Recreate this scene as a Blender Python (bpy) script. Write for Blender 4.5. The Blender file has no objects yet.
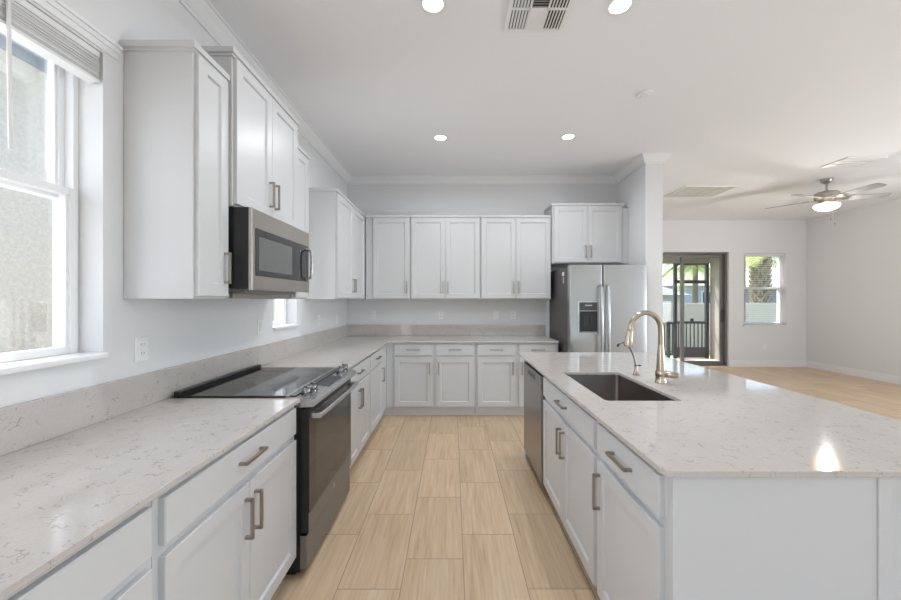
import bpy, bmesh, math, random
from mathutils import Vector, Matrix
random.seed(7)
S = bpy.context.scene
COL = S.collection
PI = math.pi
R = math.radians

# ------------------------------------------------------------------ camera, world, light, exposure
EYE = 1.41
FPX = 365.0
cam_d = bpy.data.cameras.new('camera'); cam = bpy.data.objects.new('camera', cam_d); COL.objects.link(cam)
cam.location = (0, 0, EYE); cam.rotation_euler = (PI/2, 0, 0)
cam_d.sensor_width = 36; cam_d.sensor_fit = 'HORIZONTAL'; cam_d.lens = 36*FPX/901
cam_d.shift_x = -(453-450.5)/901; cam_d.shift_y = (299.5-300)/901
cam_d.clip_start = 0.02; cam_d.clip_end = 300
S.camera = cam

world = bpy.data.worlds.new('daylight'); S.world = world; world.use_nodes = True
wn = world.node_tree; wn.nodes.clear()
sky = wn.nodes.new('ShaderNodeTexSky'); sky.sky_type = 'NISHITA'; sky.sun_disc = False
sky.sun_elevation = R(56); sky.sun_rotation = R(-35); sky.air_density = 1.0; sky.dust_density = 2.5; sky.ozone_density = 1.0
bg = wn.nodes.new('ShaderNodeBackground'); bg.inputs['Strength'].default_value = 0.38
wo = wn.nodes.new('ShaderNodeOutputWorld')
wn.links.new(sky.outputs[0], bg.inputs[0]); wn.links.new(bg.outputs[0], wo.inputs[0])

def lamp(name, kind, loc, energy, color=(1,1,1), rot=(0,0,0), size=None, size_y=None, spot=None):
    d = bpy.data.lights.new(name, kind); d.energy = energy; d.color = color
    if kind == 'AREA':
        d.size = size
        if size_y: d.shape = 'RECTANGLE'; d.size_y = size_y
        else: d.shape = 'DISK'
    elif kind == 'SUN': d.angle = R(1.0)
    elif size: d.shadow_soft_size = size
    if spot: d.spot_size = spot; d.spot_blend = 0.9
    o = bpy.data.objects.new(name, d); COL.objects.link(o); o.location = loc; o.rotation_euler = rot
    return o
RY_ = -3.6
DAY_C = (.865, .925, 1)
DOWNLIGHT_W = 6.2; FAN_W = 55; RIGHTUP_W = 160; LEFT_W = 7; SMALL_W = 8; LEFTREAR_W = 28
sun = lamp('sun', 'SUN', (0, 20, 20), 9.0, (1, .95, .87))
sun.rotation_euler = Vector((.25, -.50, -.83)).to_track_quat('-Z', 'Y').to_euler()
# daylight at the two left kitchen windows, plus two added fill lamps out of view
lamp('added_right_uplight', 'AREA', (7.72, .3, .9), RIGHTUP_W, DAY_C, (0, R(146), 0), 1.6, 5.4)  # added fill lamp aimed up at the ceiling, no source seen there
lamp('daylight_left_window', 'AREA', (-1.95, 1.05, 1.85), LEFT_W, DAY_C, (0, R(-90), 0), 1.1, .85)
lamp('daylight_small_window', 'AREA', (-1.95, 3.165, 1.8), SMALL_W, DAY_C, (0, R(-90), 0), 1.1, .42)
lamp('added_left_rear_fill', 'AREA', (-1.80, -1.4, 1.6), LEFTREAR_W, DAY_C, (0, R(-118), 0), 1.5, 1.7)  # added fill lamp behind the camera, unseen
S.view_settings.view_transform = 'Standard'; S.view_settings.look = 'None'
S.view_settings.gamma = 1.0; S.view_settings.use_curve_mapping = False
S.view_settings.exposure = 0.76
DOWNLIGHT_C = (.89, .94, 1)

# ------------------------------------------------------------------ material helpers
class N:
    def __init__(s, name):
        s.m = bpy.data.materials.new(name); s.m.use_nodes = True
        s.t = s.m.node_tree; s.t.nodes.clear()
        s.out = s.t.nodes.new('ShaderNodeOutputMaterial')
    def n(s, typ, ins=None, **kw):
        x = s.t.nodes.new(typ)
        for k, v in kw.items(): setattr(x, k, v)
        for k, v in (ins or {}).items(): s.put(x.inputs[k], v)
        return x
    def put(s, sock, v):
        if isinstance(v, bpy.types.NodeSocket): s.t.links.new(v, sock)
        else:
            if hasattr(sock.default_value, '__len__') and len(sock.default_value) == 4 and len(v) == 3: v = (*v, 1)
            sock.default_value = v
    def math(s, op, a, b=0.0, c=None):
        x = s.n('ShaderNodeMath', operation=op); s.put(x.inputs[0], a); s.put(x.inputs[1], b)
        if c is not None: s.put(x.inputs[2], c)
        return x.outputs[0]
    def ramp(s, fac, stops):
        x = s.n('ShaderNodeValToRGB', {'Fac': fac}); e = x.color_ramp.elements
        while len(e) < len(stops): e.new(.5)
        for i, (p, c) in enumerate(stops): e[i].position = p; e[i].color = (*c, 1) if len(c) == 3 else c
        return x.outputs[0]
    def mix(s, fac, a, b, blend='MIX'):
        x = s.n('ShaderNodeMix', data_type='RGBA', blend_type=blend)
        s.put(x.inputs[0], fac); s.put(x.inputs[6], a); s.put(x.inputs[7], b)
        return x.outputs[2]
    def coord(s, which='Object'): return s.n('ShaderNodeTexCoord').outputs[which]
    def mapping(s, vec, scale=(1,1,1), loc=(0,0,0), rot=(0,0,0)):
        return s.n('ShaderNodeMapping', {'Vector': vec, 'Scale': scale, 'Location': loc, 'Rotation': rot}).outputs[0]
    def noise(s, vec, scale, detail=3, rough=.5, dist=0):
        return s.n('ShaderNodeTexNoise', {'Vector': vec, 'Scale': scale, 'Detail': detail, 'Roughness': rough, 'Distortion': dist}).outputs[0]
    def bump(s, h, strength=.2, dist=.002):
        return s.n('ShaderNodeBump', {'Height': h, 'Strength': strength, 'Distance': dist}).outputs[0]
    def bsdf(s, color, rough=.5, metal=0, spec=.5, normal=None, **extra):
        b = s.n('ShaderNodeBsdfPrincipled', {'Base Color': color, 'Roughness': rough, 'Metallic': metal, 'Specular IOR Level': spec})
        if normal is not None: s.put(b.inputs['Normal'], normal)
        for k, v in extra.items(): s.put(b.inputs[k.replace('_', ' ')], v)
        s.t.links.new(b.outputs[0], s.out.inputs[0]); return b

def paint(name, col, rough, var=.012, bump=.05, bscale=220, spec=.5):
    m = N(name); c = m.coord()
    f = m.noise(c, 2.2, 4)
    col2 = tuple(max(0, x-var) for x in col)
    m.bsdf(m.mix(f, col, col2), rough, 0, spec, m.bump(m.noise(c, bscale, 2), bump, .001))
    return m.m
def metal(name, col, rough, stretch=(1, 1, 60), scale=30, amt=.12, aniso=.0):
    m = N(name); c = m.mapping(m.coord(), stretch)
    f = m.noise(c, scale, 4, .6)
    dark = tuple(x*(1-amt) for x in col)
    r = m.math('MULTIPLY_ADD', f, .12, rough-.06)
    m.bsdf(m.mix(f, dark, col), r, 1, .5, m.bump(f, .04, .0005))
    return m.m
def plain(name, col, rough=.4, spec=.5, metal_=0, var=.1, scale=40):
    m = N(name); f = m.noise(m.coord(), scale, 2)
    m.bsdf(m.mix(f, col, tuple(x*(1-var) for x in col)), rough, metal_, spec)
    return m.m
def emit(name, col, strength, base=(.9,.9,.9)):
    m = N(name); g = m.noise(m.coord(), 30, 1)
    m.bsdf(m.mix(g, base, tuple(x*.97 for x in base)), .4, Emission_Color=(*col, 1), Emission_Strength=strength)
    return m.m
def glass_mat(name, tint=(1,1,1), refl=.5, rough=.0):
    m = N(name)
    tr = m.n('ShaderNodeBsdfTransparent', {'Color': tint}); gl = m.n('ShaderNodeBsdfGlossy', {'Color': (1,1,1), 'Roughness': rough})
    fr = m.n('ShaderNodeFresnel', {'IOR': 1.45}); f = m.math('MULTIPLY', fr.outputs[0], refl)
    mx = m.n('ShaderNodeMixShader', {0: f, 1: tr.outputs[0], 2: gl.outputs[0]})
    m.t.links.new(mx.outputs[0], m.out.inputs[0]); return m.m

WALL = paint('wall_paint', (.775, .775, .775), .75, bump=.08, bscale=160, spec=.25)
CEIL = paint('ceiling_paint', (.90, .905, .92), .85, bump=.15, bscale=90, spec=.2)
TRIM = paint('trim_paint', (.84, .84, .84), .4)
CAB = paint('cabinet_paint', (.625, .625, .625), .32, var=.008, bump=.02)
TOE = paint('toe_kick_paint', (.74, .75, .77), .45)
VINYL = paint('window_vinyl', (.85, .85, .85), .35)
NICKEL = metal('brushed_nickel', (.42, .385, .34), .34, (40, 40, 4), 12)
FAUCET = plain('champagne_nickel', (.46, .385, .30), .26, .5, 1, .03, 3)
STEEL = metal('stainless_steel', (.60, .60, .60), .27, (2, 2, 90), 14)
STEELD = metal('stainless_steel_brushed_wide', (.36, .345, .33), .30, (90, 2, 2), 14)
RSTEEL = metal('stainless_range', (.33, .335, .34), .44, (90, 2, 2), 14)
STEELF = metal('stainless_fridge', (.44, .44, .44), .30, (2, 2, 90), 14, .08)
MWSTEEL = metal('stainless_warm', (.50, .465, .42), .30, (90, 2, 2), 14)
CHROME = plain('dark_chrome', (.26, .255, .25), .2, .5, 1)
SINKM = metal('sink_steel', (.30, .265, .24), .32, (2, 60, 2), 20)
DARKSIDE = plain('appliance_dark_side', (.085, .08, .078), .45)
BLACK = plain('black_enamel', (.012, .012, .012), .3)
BGLASS = plain('black_glass', (.016, .016, .017), .06, .6)
WGLASS = plain('oven_window_glass', (.045, .043, .042), .08, .6)
MWGLASS = plain('microwave_window_glass', (.13, .13, .128), .15, .6)
RUBBER = plain('black_plastic', (.02, .02, .02), .45)
GREYPL = plain('grey_plastic', (.25, .25, .25), .35)
WHITEPL = plain('white_plastic', (.86, .86, .85), .35, var=.02)
SLOT = plain('outlet_slot', (.05, .05, .05), .6)
BLIND = plain('blind_slat', (.80, .80, .79), .45, var=.04)
BRONZE = plain('grey_bronze_aluminium', (.19, .185, .175), .42, .5, .3)
CHAR = plain('charcoal_aluminium', (.045, .052, .062), .5, .5, .2)
GLASS = glass_mat('window_glass')
GREYGLASS = glass_mat('door_glass', (.93, .93, .93), .6)
PAPER = plain('paper_tag', (.85, .84, .80), .7, var=.05)
TAN = plain('tan_tag', (.62, .50, .35), .7)
VENTD = plain('vent_dark', (.10, .085, .07), .8)
VENTG = plain('vent_grey', (.66, .66, .66), .8)
LENS = emit('downlight_lens', (1, .96, .88), 9)
def bowl_mat():
    m = N('fan_bowl_glass')
    p = m.n('ShaderNodeBsdfPrincipled', {'Base Color': (.42, .34, .24), 'Roughness': .3, 'Emission Color': (1, .74, .44, 1), 'Emission Strength': 0.9})
    t = m.n('ShaderNodeBsdfTransparent', {'Color': (1, .94, .86)})
    f = m.math('MULTIPLY_ADD', m.noise(m.coord(), 20, 2), .2, .35)
    x = m.n('ShaderNodeMixShader', {0: f, 1: p.outputs[0], 2: t.outputs[0]})
    m.t.links.new(x.outputs[0], m.out.inputs[0]); return m.m
BOWL = bowl_mat()
BLADE = plain('fan_blade_grey', (.34, .345, .345), .4, var=.15, scale=8)
DISPLAY = emit('range_display', (.25, .3, .35), .05, (.02, .02, .022))

def quartz():
    m = N('white_quartz'); c = m.coord()
    base = m.mix(m.noise(c, 5, 5, .6), (.51, .472, .434), (.60, .566, .536))
    speck = m.noise(c, 160, 2, .7)
    base = m.mix(m.math('MULTIPLY', m.ramp(speck, [(.34, (1,1,1)), (.50, (0,0,0))]), .6), base, (.50, .455, .42))
    # short warm dashes / veins
    w = m.noise(m.mapping(c, (1, 1, 1)), 9, 3, .6)
    cw = m.n('ShaderNodeMixRGB', {0: .28, 1: c, 2: m.n('ShaderNodeTexNoise', {'Vector': c, 'Scale': 11.0, 'Detail': 3}).outputs[1]}).outputs[0]
    v = m.n('ShaderNodeTexVoronoi', {'Vector': cw, 'Scale': 19.0}, feature='DISTANCE_TO_EDGE').outputs[0]
    line = m.ramp(v, [(0.0, (1,1,1)), (.05, (0,0,0))])
    gate = m.ramp(m.noise(m.mapping(c, (1,1,1), (3,1,5)), 22, 2), [(.54, (0,0,0)), (.60, (1,1,1))])
    fac = m.math('MULTIPLY', m.math('MULTIPLY', line, gate), .85)
    base = m.mix(fac, base, (.33, .275, .235))
    m.bsdf(base, .07, 0, .7)
    return m.m
QUARTZ = quartz()

def tiles():
    m = N('wood_look_tile'); c = m.coord()
    sx = m.n('ShaderNodeSeparateXYZ', {0: c}); x, y = sx.outputs[0], sx.outputs[1]
    W, L, ST = .3095, .62, .207
    u = m.math('DIVIDE', m.math('SUBTRACT', x, .0547), W)
    col = m.math('FLOOR', u); fu = m.math('SUBTRACT', u, col)
    v = m.math('DIVIDE', m.math('SUBTRACT', m.math('SUBTRACT', y, 2.191), m.math('MULTIPLY', col, ST)), L)
    row = m.math('FLOOR', v); fv = m.math('SUBTRACT', v, row)
    du = m.math('MULTIPLY', m.math('MINIMUM', fu, m.math('SUBTRACT', 1, fu)), W)
    dv = m.math('MULTIPLY', m.math('MINIMUM', fv, m.math('SUBTRACT', 1, fv)), L)
    d = m.math('MINIMUM', du, dv)
    grout = m.math('LESS_THAN', d, .0022)
    idv = m.n('ShaderNodeCombineXYZ', {0: col, 1: row, 2: 0}).outputs[0]
    rnd = m.n('ShaderNodeTexWhiteNoise', {'Vector': idv}); r1 = rnd.outputs[0]
    off = m.n('ShaderNodeVectorMath', {0: rnd.outputs[1], 1: (9, 9, 9)}, operation='MULTIPLY').outputs[0]
    cc = m.n('ShaderNodeVectorMath', {0: c, 1: off}, operation='ADD').outputs[0]
    g1 = m.noise(m.mapping(cc, (26, 1.1, 1)), 2.2, 5, .62, .4)
    g2 = m.noise(m.mapping(cc, (120, 3.5, 1)), 1.6, 3, .6)
    g3 = m.noise(m.mapping(cc, (9, .8, 1)), 1.4, 3, .5, .8)
    g = m.math('ADD', m.math('MULTIPLY', g1, .5), m.math('ADD', m.math('MULTIPLY', g2, .2), m.math('MULTIPLY', g3, .3)))
    wood = m.ramp(g, [(.33, (.46, .315, .185)), (.46, (.62, .455, .295)), (.58, (.70, .54, .37)), (.72, (.76, .62, .45))])
    tone = m.ramp(r1, [(0, (.90, .89, .87)), (1, (1.04, 1.03, 1.02))])
    wood = m.mix(1.0, wood, tone, 'MULTIPLY')
    colr = m.mix(grout, wood, (.34, .26, .18))
    h = m.math('SUBTRACT', 1, grout)
    m.bsdf(colr, m.math('MULTIPLY_ADD', grout, .3, .38), 0, .4, m.bump(h, .35, .001))
    return m.m
TILE = tiles()

def stucco(name, a, b):
    m = N(name); c = m.coord()
    n1 = m.noise(c, 26, 5, .65, .6); v = m.n('ShaderNodeTexVoronoi', {'Vector': c, 'Scale': 24.0}).outputs[0]
    h = m.math('ADD', n1, m.math('MULTIPLY', v, .5))
    m.bsdf(m.mix(m.ramp(n1, [(.35, (0,0,0)), (.65, (1,1,1))]), a, b), .9, 0, .2, m.bump(h, .6, .012))  # tone follows the relief: shading of the bumps put into the colour
    return m.m
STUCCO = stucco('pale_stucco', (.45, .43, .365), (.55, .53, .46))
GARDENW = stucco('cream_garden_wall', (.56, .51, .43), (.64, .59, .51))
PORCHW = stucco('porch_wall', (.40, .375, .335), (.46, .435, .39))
HOUSEW = stucco('blue_grey_house_wall', (.44, .48, .56), (.50, .54, .62))
SOFFIT = plain('slate_soffit', (.20, .25, .31), .6)
ROOFM = plain('grey_roof_shingle', (.22, .23, .24), .85, var=.4, scale=12)
CONC = plain('porch_concrete', (.62, .58, .53), .8, var=.12, scale=6)
def grass():
    m = N('lawn_grass'); c = m.coord(); f = m.noise(c, 30, 5, .7)
    m.bsdf(m.ramp(f, [(.3, (.12, .16, .06)), (.6, (.25, .30, .13)), (.8, (.38, .40, .22))]), .9, 0, .1); return m.m
GRASS = grass()
BARK = plain('palm_bark', (.30, .25, .20), .9, .2, var=.6, scale=30)
BOOT = plain('palm_boot', (.42, .37, .30), .9, .2, var=.5, scale=20)
def frond_mat():
    m = N('palm_frond'); f = m.noise(m.coord(), 3, 3)
    m.bsdf(m.ramp(f, [(.3, (.14, .26, .05)), (.55, (.36, .46, .10)), (.75, (.55, .56, .16))]), .55, 0, .3); return m.m
FROND = frond_mat()

# ------------------------------------------------------------------ object helpers
def thing(name, label, cat, loc=(0,0,0), rotz=0, group=None):
    o = bpy.data.objects.new(name, None); COL.objects.link(o)
    o.empty_display_size = .1
    o.location = loc; o.rotation_euler = (0, 0, rotz); o['label'] = label; o['category'] = cat
    if group: o['group'] = group
    return o
def tag(o, label, cat, group=None):
    o['label'] = label; o['category'] = cat
    if group: o['group'] = group
    return o
def obj(name, bm, mat, parent=None, label=None, smooth=False, kind=None):
    bmesh.ops.recalc_face_normals(bm, faces=bm.faces)
    me = bpy.data.meshes.new(name); bm.to_mesh(me); bm.free()
    if smooth:
        for p in me.polygons: p.use_smooth = True
        try: me.set_sharp_from_angle(angle=R(40))
        except Exception: pass
    for mm in (mat if isinstance(mat, (list, tuple)) else [mat]): me.materials.append(mm)
    o = bpy.data.objects.new(name, me); COL.objects.link(o)
    if parent is not None: o.parent = parent
    if label: o['label'] = label
    if kind: o['kind'] = kind
    return o
def struct(name, bm, mat, parent=None, smooth=False):
    return obj(name, bm, mat, parent, smooth=smooth, kind=None if parent else 'structure')
def box(bm, x0, x1, y0, y1, z0, z1, bev=0, mi=0):
    vs = [bm.verts.new((x, y, z)) for x in (x0, x1) for y in (y0, y1) for z in (z0, z1)]
    fs = [bm.faces.new([vs[i] for i in q]) for q in ((0,1,3,2),(4,6,7,5),(0,4,5,1),(2,3,7,6),(0,2,6,4),(1,5,7,3))]
    for f in fs: f.material_index = mi
    if bev:
        es = list({e for f in fs for e in f.edges})
        bmesh.ops.bevel(bm, geom=es, offset=bev, segments=2, profile=.6, affect='EDGES')
    return bm
def B(*a, **k): return box(bmesh.new(), *a, **k)
def boxes(lst, bev=0):
    bm = bmesh.new()
    for b in lst: box(bm, *b, bev=bev)
    return bm
def tube(bm, pts, rad, seg=12, cap=True):
    pts = [Vector(p) for p in pts]; n = len(pts)
    rad = rad if isinstance(rad, (list, tuple)) else [rad]*n
    rings = []; up = None
    for i, p in enumerate(pts):
        d = (pts[min(i+1, n-1)] - pts[max(i-1, 0)]).normalized()
        if up is None:
            up = Vector((0,0,1)) if abs(d.z) < .9 else Vector((1,0,0))
        a = (up - d*up.dot(d)).normalized(); b = d.cross(a); up = a
        rings.append([bm.verts.new(p + (a*math.cos(t) + b*math.sin(t))*rad[i]) for t in [2*PI*k/seg for k in range(seg)]])
    for r0, r1 in zip(rings, rings[1:]):
        for k in range(seg): bm.faces.new((r0[k], r0[(k+1)%seg], r1[(k+1)%seg], r1[k]))
    if cap: bm.faces.new(rings[0][::-1]); bm.faces.new(rings[-1])
    return bm
def lathe(bm, prof, seg=32, c=(0,0,0)):
    rings = []
    for r, z in prof:
        if r < 1e-6: rings.append([bm.verts.new((c[0], c[1], c[2]+z))])
        else: rings.append([bm.verts.new((c[0]+r*math.cos(2*PI*k/seg), c[1]+r*math.sin(2*PI*k/seg), c[2]+z)) for k in range(seg)])
    for a, b in zip(rings, rings[1:]):
        for k in range(seg):
            q = []
            for v in (a[k % len(a)], a[(k+1) % len(a)], b[(k+1) % len(b)], b[k % len(b)]):
                if v not in q: q.append(v)
            if len(q) > 2: bm.faces.new(q)
    return bm
def ringstack(bm, x0, x1, z0, z1, rings, cap0=True, cap1=True):
    """nested rectangles in the local xz plane: rings = (inset, y)"""
    rs = []
    for ins, y in rings:
        rs.append([bm.verts.new(p) for p in ((x0+ins, y, z0+ins), (x1-ins, y, z0+ins), (x1-ins, y, z1-ins), (x0+ins, y, z1-ins))])
    for a, b in zip(rs, rs[1:]):
        for k in range(4): bm.faces.new((a[k], a[(k+1)%4], b[(k+1)%4], b[k]))
    if cap0: bm.faces.new(rs[0])
    if cap1: bm.faces.new(rs[-1])
    return bm
def shaker(x0, x1, z0, z1, y=0, t=.020, rail=.057):
    return ringstack(bmesh.new(), x0, x1, z0, z1, [(0, y), (0, y-t+.002), (.002, y-t), (rail, y-t), (rail+.007, y-t+.010)])
def slab(x0, x1, z0, z1, y=0, t=.020):
    return ringstack(bmesh.new(), x0, x1, z0, z1, [(0, y), (0, y-t+.003), (.003, y-t)])
def pull(axis, x, z, y, ln=.152, so=.032, w=.011):
    """square bar pull; centre x,z on the front plane y"""
    bm = bmesh.new(); h = ln/2
    if axis == 'v':
        box(bm, x-w/2, x+w/2, y-so, y-so+w, z-h, z+h, bev=.0015)
        for s in (-1, 1): box(bm, x-w/2, x+w/2, y-so+w*.5, y, z+s*(h-w/2)-w/2, z+s*(h-w/2)+w/2)
    else:
        box(bm, x-h, x+h, y-so, y-so+w, z-w/2, z+w/2, bev=.0015)
        for s in (-1, 1): box(bm, x+s*(h-w/2)-w/2, x+s*(h-w/2)+w/2, y-so+w*.5, y, z-w/2, z+w/2)
    return bm
def loop_prism(outer, holes, z0, z1, bev=0):
    bm = bmesh.new(); es = []
    for lp in [outer]+holes:
        vs = [bm.verts.new((x, y, z1)) for x, y in lp]
        for i in range(len(vs)): es.append(bm.edges.new((vs[i], vs[(i+1) % len(vs)])))
    r = bmesh.ops.triangle_fill(bm, use_beauty=True, use_dissolve=False, edges=es)
    fs = [f for f in bm.faces]
    ext = bmesh.ops.extrude_face_region(bm, geom=fs)
    vv = [g for g in ext['geom'] if isinstance(g, bmesh.types.BMVert)]
    bmesh.ops.translate(bm, verts=vv, vec=(0, 0, z0-z1))
    bmesh.ops.recalc_face_normals(bm, faces=bm.faces)
    if bev:
        ed = [e for e in bm.edges if len(e.link_faces) == 2 and abs(e.link_faces[0].normal.dot(e.link_faces[1].normal)) < .3 and abs(e.verts[0].co.z-e.verts[1].co.z) < 1e-5]
        bmesh.ops.bevel(bm, geom=ed, offset=bev, segments=2, profile=.5, affect='EDGES')
    return bm
def rrect(x0, x1, y0, y1, r, seg=6):
    pts = []
    for cx, cy, a0 in ((x1-r, y1-r, 0), (x0+r, y1-r, 90), (x0+r, y0+r, 180), (x1-r, y0+r, 270)):
        for k in range(seg+1):
            a = R(a0+90*k/seg); pts.append((cx+r*math.cos(a), cy+r*math.sin(a)))
    return pts

# ------------------------------------------------------------------ room shell
WX = -1.45            # left wall
WY = 5.0              # kitchen back wall
LX, LY = 7.40, 7.65   # living room right wall / back wall
CZ = 3.08
RY = -3.6
struct('floor', B(WX-.2, LX+.2, RY-.2, LY+.2, -.12, 0), TILE)
struct('ceiling', B(WX-.2, LX+.2, RY-.2, LY+.2, CZ, CZ+.12), CEIL)
W1 = (.55, 1.512, 1.17, 2.43); W2 = (2.94, 3.39, 1.165, 2.43)
struct('wall_left', boxes([
    (WX-.2, WX, RY-.2, -2.3, 0, CZ), (WX-.2, WX, -.5, W1[0], 0, CZ), (WX-.2, WX, -2.3, -.5, 0, .9), (WX-.2, WX, -2.3, -.5, 2.4, CZ), (WX-.2, WX, W1[0], W1[1], 0, W1[2]), (WX-.2, WX, W1[0], W1[1], W1[3], CZ),
    (WX-.2, WX, W1[1], W2[0], 0, CZ), (WX-.2, WX, W2[0], W2[1], 0, W2[2]), (WX-.2, WX, W2[0], W2[1], W2[3], CZ),
    (WX-.2, WX, W2[1], WY+.2, 0, CZ)]), WALL)
struct('wall_back', B(WX, 2.24, WY, WY+.2, 0, CZ), WALL)
struct('wall_fridge', B(2.236, 2.436, 4.24, LY, 0, CZ), WALL)
D1 = (3.05, 5.785, 2.405); W3 = (6.10, 6.985, .875, 2.375)
struct('wall_living', boxes([
    (2.436, D1[0], LY, LY+.2, 0, CZ), (D1[0], D1[1], LY, LY+.2, D1[2], CZ), (D1[1], W3[0], LY, LY+.2, 0, CZ),
    (W3[0], W3[1], LY, LY+.2, 0, W3[2]), (W3[0], W3[1], LY, LY+.2, W3[3], CZ), (W3[1], LX+.2, LY, LY+.2, 0, CZ)]), WALL)
struct('wall_right', boxes([(LX, LX+.2, 3.1, LY, 0, CZ), (LX, LX+.2, -2.5, 3.1, 2.5, CZ), (LX, LX+.2, RY-.2, -2.5, 0, CZ), (LX+.05, LX+.15, .2, .4, 0, 2.5)]), WALL)  # opening out of view, cut to let the added right lamp in
struct('wall_rear', boxes([
    (WX, .6, RY-.2, RY, 0, CZ), (.6, 4.8, RY-.2, RY, 2.4, CZ), (.6, 4.8, RY-.2, RY, 0, .75), (4.8, LX, RY-.2, RY, 0, CZ), (2.65, 2.75, RY-.15, RY-.05, .75, 2.4)]), WALL)
def base_bm(pts, h=.13, t=.015):
    bm = bmesh.new()
    return bm
bb = bmesh.new(); box(bb, D1[1]+.0, LX, LY-.015, LY, 0, .12); box(bb, D1[1], LX, LY-.010, LY, .12, .135); struct('baseboard_back', bb, TRIM)
bb = bmesh.new(); box(bb, LX-.015, LX, 3.1, LY-.015, 0, .12); box(bb, LX-.010, LX, 3.1, LY-.010, .12, .135); struct('baseboard_right', bb, TRIM)
# crown moulding: profile (out from wall, down from ceiling)
CROWN = [(0, .095), (.012, .095), (.014, .082), (.024, .074), (.050, .040), (.066, .022), (.070, .012), (.085, .010), (.085, 0), (0, 0)]
def crown(name, path, side):
    """path of wall points (x,y); side=+1: room lies to the left of travel; mitred"""
    bm = bmesh.new(); rings = []
    P = [Vector(p) for p in path]
    for i, p in enumerate(P):
        ds = []
        if i > 0: ds.append((P[i]-P[i-1]).normalized())
        if i < len(P)-1: ds.append((P[i+1]-P[i]).normalized())
        ns = [Vector((-d.y, d.x))*side for d in ds]
        if len(ns) == 1: off = ns[0]
        else:
            b = (ns[0]+ns[1]).normalized(); off = b/ max(.2, b.dot(ns[0]))
        rings.append([bm.verts.new((p.x+off.x*o, p.y+off.y*o, CZ-dn)) for o, dn in CROWN])
    n = len(CROWN)
    for a, b in zip(rings, rings[1:]):
        for k in range(n): bm.faces.new((a[k], a[(k+1) % n], b[(k+1) % n], b[k]))
    bm.faces.new(rings[0]); bm.faces.new(rings[-1])
    return struct(name, bm, TRIM)
crown('trim_1', [(WX, RY), (WX, WY), (2.236, WY), (2.236, 4.24), (2.436, 4.24), (2.436, 4.50)], -1)
# small header moulding over the window
bm = bmesh.new()
for k, (o, z0, z1) in enumerate([(.007, 2.440, 2.466), (.014, 2.466, 2.486), (.022, 2.486, 2.500)]):
    box(bm, WX, WX+o, .40, 1.572+o*.3, z0, z1)
struct('trim_2', bm, TRIM)

# ------------------------------------------------------------------ windows
def hung_window(name, x, y0, y1, z0, z1, mid):
    """double-hung vinyl window in the left wall: x is its room-side plane"""
    w = bpy.data.objects.new(name, None); COL.objects.link(w); w.location = (x, (y0+y1)/2, z0); w['kind'] = 'structure'
    def L(bm):
        bmesh.ops.translate(bm, verts=bm.verts, vec=-Vector(w.location)); return bm
    f = .022
    obj('window_frame', L(boxes([(x-.085, x, y0, y0+f, z0, z1), (x-.085, x, y1-f, y1, z0, z1), (x-.085, x, y0+f, y1-f, z0, z0+.03), (x-.085, x, y0+f, y1-f, z1-.045, z1)], .002)), VINYL, w)
    s = .030
    def sash(nm, xa, xb, za, zb):
        a, b = y0+f*.55, y1-f*.55
        bm = boxes([(xa, xb, a, a+s, za, zb), (xa, xb, b-s, b, za, zb), (xa, xb, a+s, b-s, za, za+s), (xa, xb, a+s, b-s, zb-s, zb)], .003)
        box(bm, xa+.004, xb-.008, a+s, a+s+.010, za+s, zb-s); box(bm, xa+.004, xb-.008, b-s-.010, b-s, za+s, zb-s)
        o = obj(nm, L(bm), VINYL, w)
        obj('pane', L(B((xa+xb)/2-.003, (xa+xb)/2+.003, a+s, b-s, za+s, zb-s)), GLASS, o)
        return o
    sash('sash', x-.032, x+.008, z0+.022, mid+.02)
    sash('sash', x-.075, x-.036, mid-.025, z1-.03)
    obj('sash_lock', L(boxes([(x-.02, x+.004, (y0+y1)/2-.03, (y0+y1)/2+.03, mid+.02, mid+.034)], .002)), VINYL, w)
    return w
hung_window('window_1', WX-.100, W1[0], W1[1], W1[2], W1[3], 1.84)
hung_window('window_2', WX-.100, W2[0], W2[1], W2[2], W2[3], 1.83)
def sill(name, y0, y1, z):
    bm = bmesh.new()
    box(bm, WX-.115, WX+.0, y0, y1, z-.018, z+.004); box(bm, WX, WX+.028, y0-.005, y1+.004, z-.018, z+.004, bev=.006)
    struct(name, bm, TRIM)
sill('trim_3', W1[0], W1[1], W1[2]+.018); sill('trim_4', W2[0], W2[1], W2[2]+.018)
# raised blind of the left window
bl = thing('window_blind', 'white blind drawn up to the head of the left kitchen window', 'blind', (WX-.05, 1.0, 2.30))
def rel(bm, root):
    bmesh.ops.translate(bm, verts=bm.verts, vec=-Vector(root.location)); return bm
ya, yb = W1[0]+.01, W1[1]-.008
obj('head_rail', rel(B(WX-.056, WX-.004, ya, yb, 2.405, 2.428, bev=.003), bl), BLIND, bl)
bm = bmesh.new()
for k in range(19):
    z = 2.318+k*.0046; j = random.uniform(-.003, .003)
    box(bm, WX-.055+j, WX-.003+j, ya+.004, yb-.002+random.uniform(-.005, .002), z, z+.0026)
obj('slat_stack', rel(bm, bl), BLIND, bl)
obj('bottom_rail', rel(B(WX-.056, WX-.003, ya+.003, yb-.001, 2.302, 2.315, bev=.003), bl), BLIND, bl)
obj('wand', rel(tube(bmesh.new(), [(WX+.006, 1.185, 2.41), (WX+.008, 1.19, 1.90)], .0055, 8), bl), BLIND, bl)

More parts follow.
